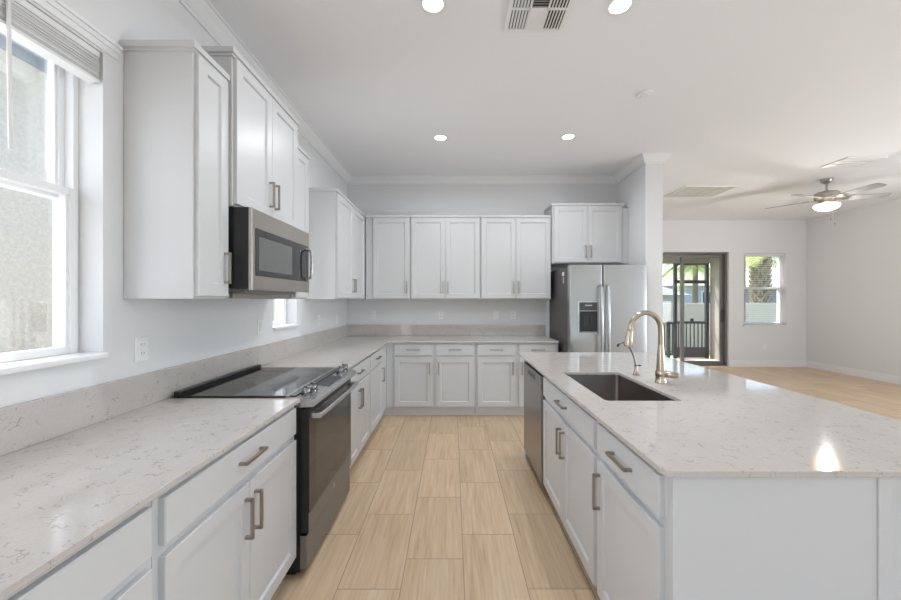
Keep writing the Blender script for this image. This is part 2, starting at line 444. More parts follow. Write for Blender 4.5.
# living room window + blind
w3 = bpy.data.objects.new('window_3', None); COL.objects.link(w3); w3['kind'] = 'structure'; w3.location = (6.54, LY+.12, W3[2])
f = .05; yy = (LY+.10, LY+.17)
obj('window_frame', rel(boxes([(W3[0], W3[0]+f, *yy, W3[2], W3[3]), (W3[1]-f, W3[1], *yy, W3[2], W3[3]), (W3[0]+f, W3[1]-f, *yy, W3[2], W3[2]+f), (W3[0]+f, W3[1]-f, *yy, W3[3]-f, W3[3]), (W3[0]+f, W3[1]-f, *yy, 1.625, 1.675)], .003), w3), VINYL, w3)
for za, zb in ((W3[2]+f, 1.625), (1.675, W3[3]-f)):
    obj('pane', rel(B(W3[0]+f, W3[1]-f, LY+.13, LY+.136, za, zb), w3), GLASS, w3)
struct('trim_5', B(W3[0]-.03, W3[1]+.03, LY-.025, LY+.10, W3[2]-.02, W3[2]+.004, bev=.004), TRIM)
b3 = thing('window_blind', 'white slatted blind lowered in the living room window with palm behind', 'blind', (6.54, LY+.05, W3[3]))
obj('head_rail', rel(B(W3[0]+.01, W3[1]-.01, LY+.03, LY+.08, W3[3]-.045, W3[3]-.003, bev=.002), b3), BLIND, b3)
bm = bmesh.new(); z = W3[2]+.06
while z < W3[3]-.06:
    box(bm, W3[0]+.010, W3[1]-.008, LY+.03, LY+.08, z, z+.0022); z += .046
for xx in (W3[0]+.15, W3[1]-.18): box(bm, xx, xx+.003, LY+.028, LY+.030, W3[2]+.04, W3[3]-.04)
obj('slats', rel(bm, b3), BLIND, b3)
obj('bottom_rail', rel(B(W3[0]+.010, W3[1]-.008, LY+.03, LY+.08, W3[2]+.025, W3[2]+.042, bev=.003), b3), BLIND, b3)

# sliding glass door
d1 = bpy.data.objects.new('door_1', None); COL.objects.link(d1); d1['kind'] = 'structure'; d1.location = (4.4, LY+.1, 0)
obj('door_frame', rel(boxes([(D1[1]-.035, D1[1]-.003, LY+.05, LY+.18, 0.002, D1[2]-.003), (D1[0]+.003, D1[0]+.035, LY+.05, LY+.18, 0.002, D1[2]-.003),
    (D1[0]+.035, D1[1]-.035, LY+.05, LY+.18, D1[2]-.035, D1[2]-.003), (D1[0]+.035, D1[1]-.035, LY+.05, LY+.18, .002, .022)], .002), d1), BRONZE, d1)
def slider(x0, x1, ya, handle):
    s = .062; z0, z1 = .022, D1[2]-.035
    o = obj('door_panel', rel(boxes([(x0, x0+s, ya, ya+.035, z0, z1), (x1-s, x1, ya, ya+.035, z0, z1), (x0+s, x1-s, ya, ya+.035, z0, z0+.08), (x0+s, x1-s, ya, ya+.035, z1-s, z1)], .003), d1), BRONZE, d1)
    obj('pane', rel(B(x0+s, x1-s, ya+.014, ya+.020, z0+.08, z1-s), d1), GREYGLASS, o)
    if handle: obj('door_handle', rel(boxes([(x1-.045, x1-.02, ya-.035, ya, .93, 1.20)], .006), d1), RUBBER, o)
slider(D1[0]+.036, 3.98, LY+.12, False); slider(3.92, 4.90, LY+.08, False); slider(4.85, D1[1]-.036, LY+.12, True)

# ------------------------------------------------------------------ cabinets
def lab(o, t): o['label'] = t
def cabinet(name, label, loc, rot, w, d, h, fronts, toe=False, trim=None, group=None, cat='cabinet', open_top=False):
    """local x along the front, y=0 the face frame, y=d the back; z from the cabinet's foot"""
    t = thing(name, label, cat, loc, rot, group)
    z0 = .114 if toe else 0
    bev = .0015
    if open_top:
        obj('body', boxes([(0, w, 0, .019, z0, h), (0, .018, .019, d, z0, h), (w-.018, w, .019, d, z0, h), (.018, w-.018, d-.012, d, z0, h), (.018, w-.018, .019, d-.012, z0, z0+.018)]), CAB, t)
    else: obj('body', B(0, w, 0, d, z0, h, bev=bev), CAB, t)
    if toe: obj('toe_kick', B(.002, w-.002, .072, d, 0, z0), TOE, t)
    if trim:
        # stepped crown: front plus returns on the chosen sides
        bm = bmesh.new(); l, r = trim
        for o, za, zb in ((.008, h-.012, h), (.019, h, h+.026)):
            box(bm, -o if l else 0, w+o if r else w, -o, d, za, zb)
        obj('crown_trim', bm, CAB, t)
    for fr in fronts:
        k, x0, x1, za, zb = fr[:5]
        p = obj(k, (shaker if k == 'door' else slab)(x0, x1, za, zb), CAB, t)
        hd = fr[5] if len(fr) > 5 else None
        if hd:
            obj('handle', pull(hd[0], hd[1], hd[2], -.020), NICKEL, p, label='brushed nickel bar handle')
    return t
DZ0, DZ1, RZ0, RZ1 = .128, .712, .742, .872
def base_fronts(w, doors, drawer=True, m=.020, hz=None, side=None, false=False):
    fs = []
    if drawer: fs.append(('drawer', m, w-m, RZ0, RZ1, ('h', w/2, .810)))
    hz = hz or DZ1-.125
    if doors == 2:
        c = w/2
        fs.append(('door', m, c-.0015, DZ0, DZ1, ('v', c-.032, hz))); fs.append(('door', c+.0015, w-m, DZ0, DZ1, ('v', c+.032, hz)))
    else:
        hx = m+.03 if side == 'l' else w-m-.03
        fs.append(('door', m, w-m, DZ0, DZ1, ('v', hx, hz)))
    return fs
CT = .894   # underside of worktops
LF = -.799  # left run face frame x
LD = LF - (WX+.002)
rl = R(90)
# left run (faces +x): local x = world +y
cabinet('base_cabinet', 'white base cabinet under the left kitchen window, nearest the camera, no handle in view', (LF, .042, 0), rl, .925, LD, CT-.001,
        base_fronts(.925, 2), True)
cabinet('base_cabinet', 'white base cabinet with one wide drawer and two doors, before the range', (LF, .969, 0), rl, .867, LD, CT-.001, base_fronts(.867, 2), True)
cabinet('base_cabinet', 'white base cabinet with drawer and doors just past the range on the left run', (LF, 2.624, 0), rl, .824, LD, CT-.001, base_fronts(.824, 2), True)
c = cabinet('base_cabinet', 'white base cabinet filling the inner corner of the left and back runs', (LF, 3.45, 0), rl, WY-.003-3.45, LD, CT-.001,
            [('drawer', .02, .60, RZ0, RZ1, ('h', .31, .81)), ('door', .02, .60, DZ0, DZ1, ('v', .55, DZ1-.125))], True)
# back run (faces -y)
BF = 4.385
def back_base(x, label, w=.992):
    h = w/2
    fs = []
    for a, b, side in ((.022, h-.024, 'r'), (h+.024, w-.022, 'l')):
        fs.append(('drawer', a, b, RZ0, RZ1, ('h', (a+b)/2, .81)))
        fs.append(('door', a, b, DZ0, DZ1, ('v', b-.03 if side == 'r' else a+.03, DZ1-.125)))
    return cabinet('base_cabinet', label, (x, BF, 0), 0, w, WY-.003-BF, CT-.001, fs, True)
back_base(-.722, 'white double base cabinet of the back run, beside the corner cabinet')
back_base(.272, 'white double base cabinet of the back run, beside the refrigerator')
fp = thing('filler_panel', 'narrow white filler strip in the inner corner of the base cabinets', 'panel', (-.76, BF, 0))
obj('strip', B(LF+.002+.76, -.723+.76, 0, .02, .114, CT-.001, bev=.001), CAB, fp)
obj('toe_kick', B(LF-.07+.76, -.723+.76, .073, .085, 0, .113), TOE, fp)
# uppers
UZ = 1.413
UX = -1.145; UD = UX-(WX+.002)
def upper(label, y0, y1, top, fronts, trim=(True, True), z=UZ, x=UX):
    return cabinet('wall_cabinet', label, (x, y0, z), rl, y1-y0, x-(WX+.002), top-z, fronts, False, trim)
def ud(w, h, n, side='r', m=.012, hz=None, m2=None):
    hz = hz or .152
    m2 = m if m2 is None else m2
    if n == 2:
        c = (m+w-m2)/2
        return [('door', m, c-.0015, .012, h-.012, ('v', c-.032, hz)), ('door', c+.0015, w-m2, .012, h-.012, ('v', c+.032, hz))]
    hx = m+.03 if side == 'l' else w-m2-.03
    return [('door', m, w-m2, .012, h-.012, ('v', hx, hz))]
T1 = 2.513
upper('tall narrow white wall cabinet between the left window and the microwave', 1.605, 1.842, T1, ud(.237, T1-UZ, 1, 'r'), (True, False))
upper('raised white wall cabinet directly above the microwave', 1.845, 2.592, 2.652, ud(.747, 2.652-1.885, 2), (True, True), z=1.885, x=-1.118)
upper('narrow white wall cabinet on the far side of the microwave', 2.596, 2.86, T1, ud(.264, T1-UZ, 1, 'l'), (False, True))
T2 = 2.465
upper('white wall cabinet on the left wall in the far corner, beyond the small window', 3.55, WY-.003, T2, ud(1.12, T2-UZ, 2), (True, False))
UB = 4.695
def upback(label, x0, x1, fronts):
    return cabinet('wall_cabinet', label, (x0, UB, UZ), 0, x1-x0, WY-.003-UB, T2-UZ, fronts, False, (False, False))
upback('single door white wall cabinet in the corner of the back wall', UX+.021, -.548, ud(.576, T2-UZ, 1, 'r', m=.10, m2=.012))
upback('double door white wall cabinet in the middle of the back wall', -.546, .352, ud(.898, T2-UZ, 2))
upback('double door white wall cabinet beside the refrigerator', .354, 1.259, ud(.905, T2-UZ, 2))
FB = 4.64
cabinet('wall_cabinet', 'short white two door cabinet above the refrigerator', (1.262, FB, 1.868), 0, .895, WY-.003-FB, .735, ud(.895, .735, 2, m=.02), False, (True, True))
tag(obj('filler_panel', B(2.159, 2.234, FB+.005, FB+.025, 1.868, 2.575, bev=.001), CAB), 'white filler panel between the cabinet over the refrigerator and the wall', 'panel')

# ------------------------------------------------------------------ worktops and upstands
CE = -.770
def top(name, outline, label, holes=[]):
    return tag(obj(name, loop_prism(outline, holes, CT, .914, .0025), QUARTZ), label, 'countertop')
top('countertop', [(WX+.002, -.05), (CE, -.05), (CE, 1.838), (WX+.002, 1.838)], 'white quartz countertop under the left window, near side of the range')
BE = 4.345
top('countertop', [(WX+.002, 2.622), (CE, 2.622), (CE, BE-.02), (CE+.006, BE-.006), (CE+.02, BE), (1.262, BE), (1.262, WY-.002), (WX+.002, WY-.002)], 'white quartz L-shaped countertop running along the back wall to the refrigerator')
tag(obj('backsplash', B(WX+.002, WX+.021, -.05, WY-.003, .9145, 1.064, bev=.0015), QUARTZ), 'low quartz backsplash strip along the left wall behind the range', 'backsplash')
tag(obj('backsplash', B(WX+.022, 1.262, WY-.021, WY-.002, .9145, 1.064, bev=.0015), QUARTZ), 'low quartz backsplash strip along the back wall', 'backsplash')

# ------------------------------------------------------------------ range
rg = thing('range', 'stainless slide-in range with black glass cooktop between the left base cabinets', 'range', (LF, 1.841, 0), rl)
RW = .778   # local x 0..RW, y<0 toward the room
obj('body', boxes([(.004, RW-.004, -.024, .60, .03, .905)], .002), BLACK, rg, label='black enamel body')
obj('toe_base', B(.03, RW-.03, .01, .55, .0, .03), BLACK, rg)
ck = obj('cooktop', B(.0, RW, -.005, .575, .9145, .924, bev=.003), BGLASS, rg, label='black glass cooktop')
BURN = plain('burner_mark', (.07, .07, .07), .3)
for cx, cy, r in ((.2, .42, .09), (.56, .42, .08), (.2, .15, .08), (.56, .15, .11), (.38, .45, .05)):
    obj('burner_ring', lathe(bmesh.new(), [(r, .9240), (r+.003, .9240), (r+.003, .9243), (r, .9243), (r, .9240)], 40, (cx, cy, 0)), BURN, ck)
bm = bmesh.new(); box(bm, 0, RW, .575, .612, .9145, .945, bev=.006)
obj('rear_trim', bm, BLACK, rg, label='black rear vent trim')
# control panel: sloping wedge
bm = bmesh.new()
prof = [(.045, .926), (.045, .915), (-.010, .865), (-.095, .868), (-.106, .878), (-.106, .893), (-.098, .903)]
for x in (0, RW): [bm.verts.new((x, y, z)) for y, z in prof]
bm.verts.ensure_lookup_table(); n = len(prof)
for k in range(n): bm.faces.new((bm.verts[k], bm.verts[(k+1) % n], bm.verts[n+(k+1) % n], bm.verts[n+k]))
bm.faces.new(bm.verts[:n]); bm.faces.new(bm.verts[n:])
cp = obj('control_panel', bm, STEEL, rg, label='stainless control panel')
sl = (.926-.903)/(.045+.098); ang = math.atan(sl)
def cz(y): return .903+(y+.098)*sl
bm = bmesh.new(); ya_, yb_ = -.080, .015
vs = [bm.verts.new((x, y, cz(y)+e)) for e in (0, .0016) for x, y in ((.27, ya_), (.53, ya_), (.53, yb_), (.27, yb_))]
for q in ((0,1,2,3), (4,5,6,7), (0,1,5,4), (1,2,6,5), (2,3,7,6), (3,0,4,7)): bm.faces.new([vs[i] for i in q])
obj('display', bm, DISPLAY, cp, label='dark touch display')
for i, kx in enumerate((.06, .145, .633, .718)):
    kb = lathe(bmesh.new(), [(0, .040), (.018, .040), (.0215, .036), (.0225, .012), (.0265, .010), (.0265, .0), (0, 0)], 24)
    box(kb, -.004, .004, -.020, .020, .038, .046, bev=.001)
    o = obj('knob', kb, CHROME, cp, smooth=True, label='round stainless control knob')
    o.location = (kx, -.035, cz(-.035)); o.rotation_euler = (ang, 0, 0)
dr = obj('oven_door', ringstack(bmesh.new(), .008, RW-.008, .225, .855, [(0, -.046), (0, -.085), (.004, -.089)]), BLACK, rg, label='black framed oven door')
obj('lower_band', ringstack(bmesh.new(), .008, RW-.008, .228, .325, [(0, -.0885), (0, -.0900), (.002, -.0910)]), RSTEEL, dr, label='stainless lower band')
og = obj('oven_window', ringstack(bmesh.new(),   .012, RW-.012, .327, .826, [(0, -.0885), (0, -.0900), (.001, -.0905)]), BGLASS, dr, label='black oven door glass')
obj('inner_pane', ringstack(bmesh.new(), .10, RW-.10, .40, .74, [(0, -.0905), (0.001, -.0909)]), WGLASS, og)
hb = tube(bmesh.new(), [(.03, -.135, .815), (.15, -.140, .815), (.40, -.142, .815), (.63, -.140, .815), (.748, -.135, .815)], .014, 14)
for x in (.042, .736): box(hb, x-.013, x+.013, -.138, -.086, .801, .829, bev=.004)
obj('handle', hb, STEEL, dr, smooth=True, label='stainless bar handle')
bm = bmesh.new()
for k in range(9): box(bm, .09+k*.066, .09+k*.066+.05, -.0895, -.0885, .836, .845)
obj('vent_slots', bm, BLACK, dr)
def emblem(x, z, y, r, parent, mat=STEEL):
    bm = bmesh.new()
    for a, b, yy in ((r, r*.86, -.0018), (r*.62, r*.45, -.0014)):
        lathe(bm, [(b, 0), (a, 0), (a, .0016), (b, .0016), (b, 0)], 24)
    lathe(bm, [(0, 0), (r*.85, 0), (r*.85, .0008), (0, .0008)], 24)
    bmesh.ops.rotate(bm, verts=bm.verts, matrix=Matrix.Rotation(PI/2, 3, 'X'))
    bmesh.ops.translate(bm, verts=bm.verts, vec=(x, y, z))
    return obj('emblem', bm, mat, parent, label='small round maker emblem')
emblem(RW/2, .277, -.091, .016, dr)
obj('storage_drawer', ringstack(bmesh.new(), .008, RW-.008, .045, .212, [(0, -.046), (0, -.078), (.004, -.082)]), RSTEEL, rg, label='stainless storage drawer')

for ch in rg.children:
    if ch.name.startswith(('oven_door', 'storage_drawer')): ch.location.y = .021

# ------------------------------------------------------------------ microwave
mw = thing('microwave', 'stainless over-the-range microwave with dark window and vertical handle', 'microwave', (WX+.003, 1.852, 1.455), rl)
# local: y 0 at the wall, front at -.43 ; x 0..0.753
MW = .735; MH = .425
obj('body', B(0, MW, -.410, 0, 0.012, MH, bev=.002), BLACK, mw, label='black enamel case')
md = obj('door', ringstack(bmesh.new(), 0, MW, 0.004, MH-.002, [(0, -.410), (0, -.424), (.004, -.428)]), MWSTEEL, mw, label='brushed stainless door and frame')
mg = obj('door_glass', ringstack(bmesh.new(), .030, MW-.022, .078, .325, [(0, -.4275), (0, -.4295), (.001, -.430)]), BGLASS, md, label='black glass band')
obj('window', ringstack(bmesh.new(), .062, .455, .108, .285, [(0, -.430), (0.001, -.4308)]), MWGLASS, mg, label='grey see-through window')
hb = tube(bmesh.new(), [(.675, -.43, .300), (.675, -.462, .292), (.675, -.468, .27), (.675, -.470, .20), (.675, -.468, .125), (.675, -.462, .103), (.675, -.43, .095)], .009, 12)
obj('handle', hb, STEEL, md, smooth=True, label='vertical stainless handle')
emblem(.38, .366, -.428, .014, md)
obj('vent_grille', boxes([(.06, MW-.06, -.36, -.06, -.012, .012)], .002), GREYPL, mw)
obj('light_shield', boxes([(.05, .70, -.30, -.28, -.040, -.012)], .002), MWSTEEL, mw)

# ------------------------------------------------------------------ refrigerator
fr = thing('refrigerator', 'stainless side-by-side refrigerator with water dispenser in the alcove', 'refrigerator', (1.304, 4.09, 0))
FW = .882; FH = 1.800
obj('body', B(.004, FW-.004, .075, .86, .03, FH-.02, bev=.004), DARKSIDE, fr, label='dark grey cabinet sides')
obj('base_grille', B(.02, FW-.02, .05, .12, .0, .085), DARKSIDE, fr)
def fdoor(x0, x1):
    bm = bmesh.new(); z0, z1 = .095, FH
    pts = []; r = .022
    out = [(x0, .070), (x0, r)] + [(x0+r-r*math.cos(R(a)), r-r*math.sin(R(a))) for a in (22, 45, 68)] + [(x0+r, 0)]
    nseg = 10
    for k in range(1, nseg): # slight bow
        t = k/nseg; x = x0+r+(x1-x0-2*r)*t; out.append((x, -.006*math.sin(PI*t)))
    out += [(x1-r, 0)] + [(x1-r+r*math.sin(R(a)), r-r*math.cos(R(a))) for a in (22, 45, 68)] + [(x1, r), (x1, .070)]
    a = [bm.verts.new((x, y, z0)) for x, y in out]; b = [bm.verts.new((x, y, z1)) for x, y in out]
    for i in range(len(out)): j = (i+1) % len(out); bm.faces.new((a[i], a[j], b[j], b[i]))
    bm.faces.new(a); bm.faces.new(b); return bm
SPL = .380
d1_ = obj('freezer_door', fdoor(.002, SPL-.003), STEELF, fr, smooth=True, label='narrow stainless freezer door')
d2_ = obj('fridge_door', fdoor(SPL+.003, FW-.002), STEELF, fr, smooth=True, label='wide stainless door')
def fhandle(x, par):
    pts = [(x, -.004, 1.565), (x, -.045, 1.555), (x, -.058, 1.50), (x, -.066, 1.15), (x, -.058, .70), (x, -.045, .645), (x, -.004, .635)]
    return obj('handle', tube(bmesh.new(), pts, .0145, 12), STEEL, par, smooth=True, label='long vertical stainless handle')
fhandle(SPL-.038, d1_); fhandle(SPL+.038, d2_)
dp = obj('dispenser', ringstack(bmesh.new(), .092, .328, 1.022, 1.395, [(0, -.004), (0, -.010), (.003, -.013), (.010, -.013), (.012, -.008)]), STEEL, d1_, label='grey dispenser surround')
obj('control_strip', B(.110, .310, -.0125, -.008, 1.285, 1.378, bev=.001), plain('dispenser_panel', (.06, .06, .06), .25), dp)
bm = bmesh.new()
box(bm, .110, .310, -.0115, -.008, 1.040, 1.280)
obj('recess', bm, BLACK, dp, label='black dispenser recess')
bm = bmesh.new(); box(bm, .150, .195, -.017, -.0115, 1.12, 1.225, bev=.002); box(bm, .225, .270, -.017, -.0115, 1.12, 1.225, bev=.002)
obj('paddle', bm, RUBBER, dp)
obj('drip_tray', B(.112, .308, -.026, -.0115, 1.040, 1.052), GREYPL, dp)
bm = bmesh.new(); box(bm, .17, .25, -.0132, -.0125, 1.338, 1.350); obj('readout', bm, emit('dispenser_readout', (.7, .8, .9), .25, (.1, .1, .1)), dp)
emblem(.815, 1.735, -.0045, .016, d2_)
bm = bmesh.new(); box(bm, .0025, .004, .20, .28, 1.690, 1.735); o = obj('paper_tag', bm, PAPER, fr, label='white paper tag on the side'); box
obj('care_tag', B(.0025, .004, .21, .25, 1.600, 1.680), TAN, fr, label='small tan hang tag on the side')

# ------------------------------------------------------------------ island
ri = R(-90)
IX = .648      # face frame
ID = .597
IN = 1.074     # near end panel face
# local x = -world y ; root at far end of each unit
def isl(label, ynear, yfar, fronts, open_top=False):
    return cabinet('base_cabinet', label, (IX, yfar, 0), ri, yfar-ynear, ID, CT-.001, fronts, True, open_top=open_top)
w = 1.612-1.096
isl('white island cabinet with one drawer and one door at the near end', 1.096, 1.612, base_fronts(w, 1, side='l'))
w = 2.565-1.614
isl('white island sink cabinet with false drawer front and two doors', 1.614, 2.565, base_fronts(w, 2), True)
ep = thing('island_end_support', 'white panelled end of the island facing the camera', 'island end', (1.2, IN, 0))
obj('end_panel', rel(B(IX-.001, 1.248, IN, IN+.020, .0, CT-.001, bev=.0015), ep), CAB, ep)
obj('corner_post', rel(boxes([(1.2485, 1.288, IN-.004, IN+.019, 0, CT-.001), (1.263, 1.288, IN+.019, IN+.040, 0, CT-.001)], .002), ep), CAB, ep)
obj('rail', rel(boxes([(1.288, 1.80, IN+.004, IN+.040, .846, CT-.001)], .002), ep), CAB, ep)
obj('inset_panel', rel(boxes([(1.288, 1.80, IN+.028, IN+.040, 0, .846)]), ep), CAB, ep)
bp = B(1.247, 1.262, IN+.062, 3.28, 0, CT-.001, bev=.001)
tag(obj('back_panel', bp, CAB), 'plain white panel along the seating side of the island', 'panel')
tag(obj('side_panel', B(IX-.01, 1.245, 3.215, 3.28, 0, CT-.001, bev=.001), CAB), 'white end panel of the island beyond the dishwasher', 'panel')
# dishwasher
dw = thing('dishwasher', 'stainless dishwasher built into the far end of the island', 'dishwasher', (IX, 3.208, 0), ri)
DWW = .638
obj('body', B(.004, DWW-.004, .004, .565, .10, CT-.006), DARKSIDE, dw)
obj('toe_panel', B(.01, DWW-.01, .06, .09, .0, .10), BLACK, dw)
dd = obj('door', ringstack(bmesh.new(), .004, DWW-.004, .105, .862, [(0, .004), (0, -.022), (.003, -.026)]), STEELD, dw, label='stainless door')
obj('control_strip', ringstack(bmesh.new(), .006, DWW-.006, .775, .858, [(0, -.0258), (0, -.0275), (.002, -.0285)]), metal('dark_stainless', (.30, .295, .29), .3, (90, 2, 2), 14), dd, label='darker steel control strip')
obj('pocket_handle', B(.20, .44, -.0295, -.028, .800, .838, bev=.0005), BLACK, dd, label='dark pocket handle')
# island top with sink cut-out
SX0, SX1, SY0, SY1 = .750, 1.130, 1.79, 2.50
tag(obj('island_countertop', loop_prism(rrect(.613, 1.84, 1.055, 3.43, .035), [rrect(SX0, SX1, SY0, SY1, .02)[::-1]], CT, .914, .0025), QUARTZ), 'large white quartz island countertop with sink cut-out', 'countertop')
# sink
sk = thing('sink', 'undermount stainless single bowl sink set in the island countertop', 'sink', ((SX0+SX1)/2, (SY0+SY1)/2, .67))
bm = bmesh.new()
def rl_(x0, x1, y0, y1, r, z): return [bm.verts.new((x, y, z)) for x, y in rrect(x0, x1, y0, y1, r)]
e = .004
rings = [rl_(SX0-.012, SX1+.012, SY0-.012, SY1+.012, .03, .672), rl_(SX0-.012, SX1+.012, SY0-.012, SY1+.012, .03, .8935), rl_(SX0-e, SX1+e, SY0-e, SY1+e, .024, .8935),
         rl_(SX0+.002, SX1-.002, SY0+.002, SY1-.002, .024, .70), rl_(SX0+.008, SX1-.008, SY0+.008, SY1-.008, .022, .688), rl_(SX0+.025, SX1-.025, SY0+.025, SY1-.025, .015, .683)]
for a, b in zip(rings, rings[1:]):
    for k in range(len(a)): bm.faces.new((a[k], a[(k+1) % len(a)], b[(k+1) % len(a)], b[k]))
bm.faces.new(rings[0]); bm.faces.new(rings[-1])
obj('bowl', rel(bm, sk), SINKM, sk, smooth=True)
obj('drain', rel(lathe(bmesh.new(), [(0, .684), (.030, .684), (.033, .687), (.045, .687), (.046, .6835)], 24, (.94, 2.12, 0)), sk), STEEL, sk, smooth=True, label='round drain strainer')
# faucet
FX, FY = 1.235, 2.168
fc = thing('kitchen_faucet', 'champagne nickel pull-down gooseneck faucet beside the island sink', 'faucet', (FX, FY, .9145))
obj('base', lathe(bmesh.new(), [(0, 0), (.032, 0), (.033, .006), (.030, .012), (.0285, .03), (.026, .07), (.0235, .12), (.020, .17), (.0165, .21), (.0150, .225), (0, .225)], 28), FAUCET, fc, smooth=True)
rr = .091
pts = [(0, 0, .215), (0, 0, .26), (0, 0, .300)]
for k in range(1, 13):
    a = PI*k/13*1.08; pts.append((-rr+rr*math.cos(a), 0, .315+ (rr*1.12)*math.sin(a)))
pe = Vector(pts[-1]); dv = (Vector(pts[-1])-Vector(pts[-2])).normalized()
obj('spout', tube(bmesh.new(), pts, .0150, 16), FAUCET, fc, smooth=True)
q = [pe - dv*.004 + dv*t for t in (0, .012, .03, .06, .095, .105)]
obj('spray_head', tube(bmesh.new(), q, [.0160, .0190, .0200, .0225, .0250, .0235], 18), FAUCET, fc, smooth=True)
lv = tube(bmesh.new(), [(0, -.010, .058), (.020, -.030, .058), (.050, -.052, .056), (.066, -.062, .055)], [.0175, .0195, .0185, .013], 14)
lathe(lv, [(0, .038), (.030, .038), (.031, .045), (.031, .068), (.029, .073), (0, .073)], 24)
obj('lever', lv, FAUCET, fc, smooth=True)
ft = thing('water_filter_tap', 'slim curved drinking water tap with black tip behind the sink', 'faucet', (1.205, 2.40, .9145))
obj('base', lathe(bmesh.new(), [(0, 0), (.020, 0), (.021, .004), (.013, .02), (.010, .05), (.0095, .062), (0, .062)], 20), FAUCET, ft, smooth=True)
obj('lever', boxes([(-.012, .030, -.006, .006, .058, .066)], .003), RUBBER, ft, label='black lever')
pts = [(-.002, 0, .05), (-.008, 0, .09), (-.020, 0, .13), (-.038, 0, .17), (-.060, 0, .20), (-.085, 0, .213), (-.105, 0, .208), (-.118, 0, .198)]
sp = obj('spout', tube(bmesh.new(), pts, .0055, 10), CHROME, ft, smooth=True, label='thin steel spout')
obj('tip', tube(bmesh.new(), [(-.115, 0, .203), (-.124, 0, .186)], .0075, 10), RUBBER, sp, smooth=True, label='black tip')

# ------------------------------------------------------------------ ceiling fittings
def at_ceiling(u, v, z=CZ):
    y = (z-EYE)*FPX/(299.5-v); return ((u-453)*y/FPX, y)
def downlight(x, y, label):
    t = thing('recessed_light', label, 'ceiling light', (x, y, CZ), 0, 'recessed kitchen ceiling lights')
    obj('trim_ring', lathe(bmesh.new(), [(.056, -.0005), (.078, -.0005), (.080, -.004), (.060, -.007), (.056, -.005)], 36), WHITEPL, t, smooth=True)
    obj('lens', lathe(bmesh.new(), [(0, -.003), (.0565, -.003), (.0565, -.0005), (0, -.0005)], 36), LENS, t, label='glowing lens')
    l = lamp('downlight_lamp', 'AREA', (x, y, CZ-.012), DOWNLIGHT_W, DOWNLIGHT_C, (0, 0, 0), .11)
    l.data.spread = R(165)
x1_, y1_ = at_ceiling(433, 3.5); x2_, y2_ = at_ceiling(620, 5); x3_, y3_ = at_ceiling(440.5, 137.5); x4_, y4_ = at_ceiling(568, 136.5)
downlight(x1_, y1_, 'glowing round recessed light on the left of the slotted ceiling vent')
downlight(x2_, y2_, 'glowing round recessed light right of the slotted ceiling vent, over the island')
downlight(x3_, y3_, 'glowing round recessed light over the aisle near the back wall cabinets')
downlight(x4_, y4_, 'glowing round recessed light nearest the cabinet above the refrigerator')
x, y = at_ceiling(645, 93.5)
sm = thing('smoke_detector', 'small flat white disc on the ceiling above the island', 'detector', (x, y, CZ))
obj('base', lathe(bmesh.new(), [(0, -.014), (.045, -.014), (.055, -.009), (.057, -.0005), (0, -.0005)], 32), WHITEPL, sm, smooth=True)
obj('cap', lathe(bmesh.new(), [(0, -.020), (.026, -.019), (.030, -.0135), (0, -.0135)], 24), WHITEPL, sm, smooth=True)

def vent(label, x0, x1, y0, y1, back):
    t = thing('ceiling_vent', label, 'vent', ((x0+x1)/2, (y0+y1)/2, CZ))
    obj('backing', rel(B(x0+.01, x1-.01, y0+.01, y1-.01, CZ-.004, CZ-.0005), t), back, t)
    m = .028
    obj('frame', rel(boxes([(x0, x0+m, y0, y1, CZ-.012, CZ-.0005), (x1-m, x1, y0, y1, CZ-.012, CZ-.0005), (x0+m, x1-m, y0, y0+m, CZ-.012, CZ-.0005), (x0+m, x1-m, y1-m, y1, CZ-.012, CZ-.0005)], .002), t), WHITEPL, t)
    return t, x0+m, x1-m, y0+m, y1-m
xa, yb_v = at_ceiling(503, 31); xb, _ = at_ceiling(562, 31)
t, a, b, c_, d_ = vent('slotted white three-section supply vent at the top of the photo', xa, xb, yb_v-.37, yb_v, VENTD)
bm = bmesh.new(); w3_ = (b-a)/3; my = (c_+d_)/2
def slat_tilt(bm, p0, p1, wid, tilt, zc):
    """thin tilted slat from p0 to p1"""
    p0 = Vector((*p0, zc)); p1 = Vector((*p1, zc)); d = (p1-p0).normalized(); s = Vector((-d.y, d.x, 0))
    o = s*math.cos(tilt)*wid/2 + Vector((0, 0, math.sin(tilt)*wid/2)); th = Vector((0, 0, .0012))
    vs = [bm.verts.new(p) for p in (p0-o, p1-o, p1+o, p0+o, p0-o+th, p1-o+th, p1+o+th, p0+o+th)]
    for q in ((0,1,2,3), (4,5,6,7), (0,1,5,4), (1,2,6,5), (2,3,7,6), (3,0,4,7)): bm.faces.new([vs[i] for i in q])
for half in (0, 1):
    ya2, yb2 = (c_, my-.006) if half == 0 else (my+.006, d_)
    for k in range(6): slat_tilt(bm, (a+.012+k*.018, ya2), (a+.012+k*.018, yb2), .013, R(35), CZ-.009)
    for k in range(6): slat_tilt(bm, (b-.012-k*.018, ya2), (b-.012-k*.018, yb2), .013, R(-35), CZ-.009)
    for k in range(8):
        y_ = ya2+.008+(yb2-ya2-.016)*k/7; slat_tilt(bm, (a+w3_+.004, y_), (b-w3_-.004, y_), .012, R(-35 if half else 35), CZ-.009)
box(bm, a, b, my-.006, my+.006, CZ-.013, CZ-.006)
for xx in (a+w3_, b-w3_): box(bm, xx-.005, xx+.005, c_, d_, CZ-.013, CZ-.006)
obj('louvers', rel(bm, t), WHITEPL, t)
xa, yn = at_ceiling(664, 196.5); xb, _ = at_ceiling(712, 196.5); _, yf = at_ceiling(690, 185.5)
xa, yn = at_ceiling(664, 185.5); xb, _ = at_ceiling(733, 185.5)
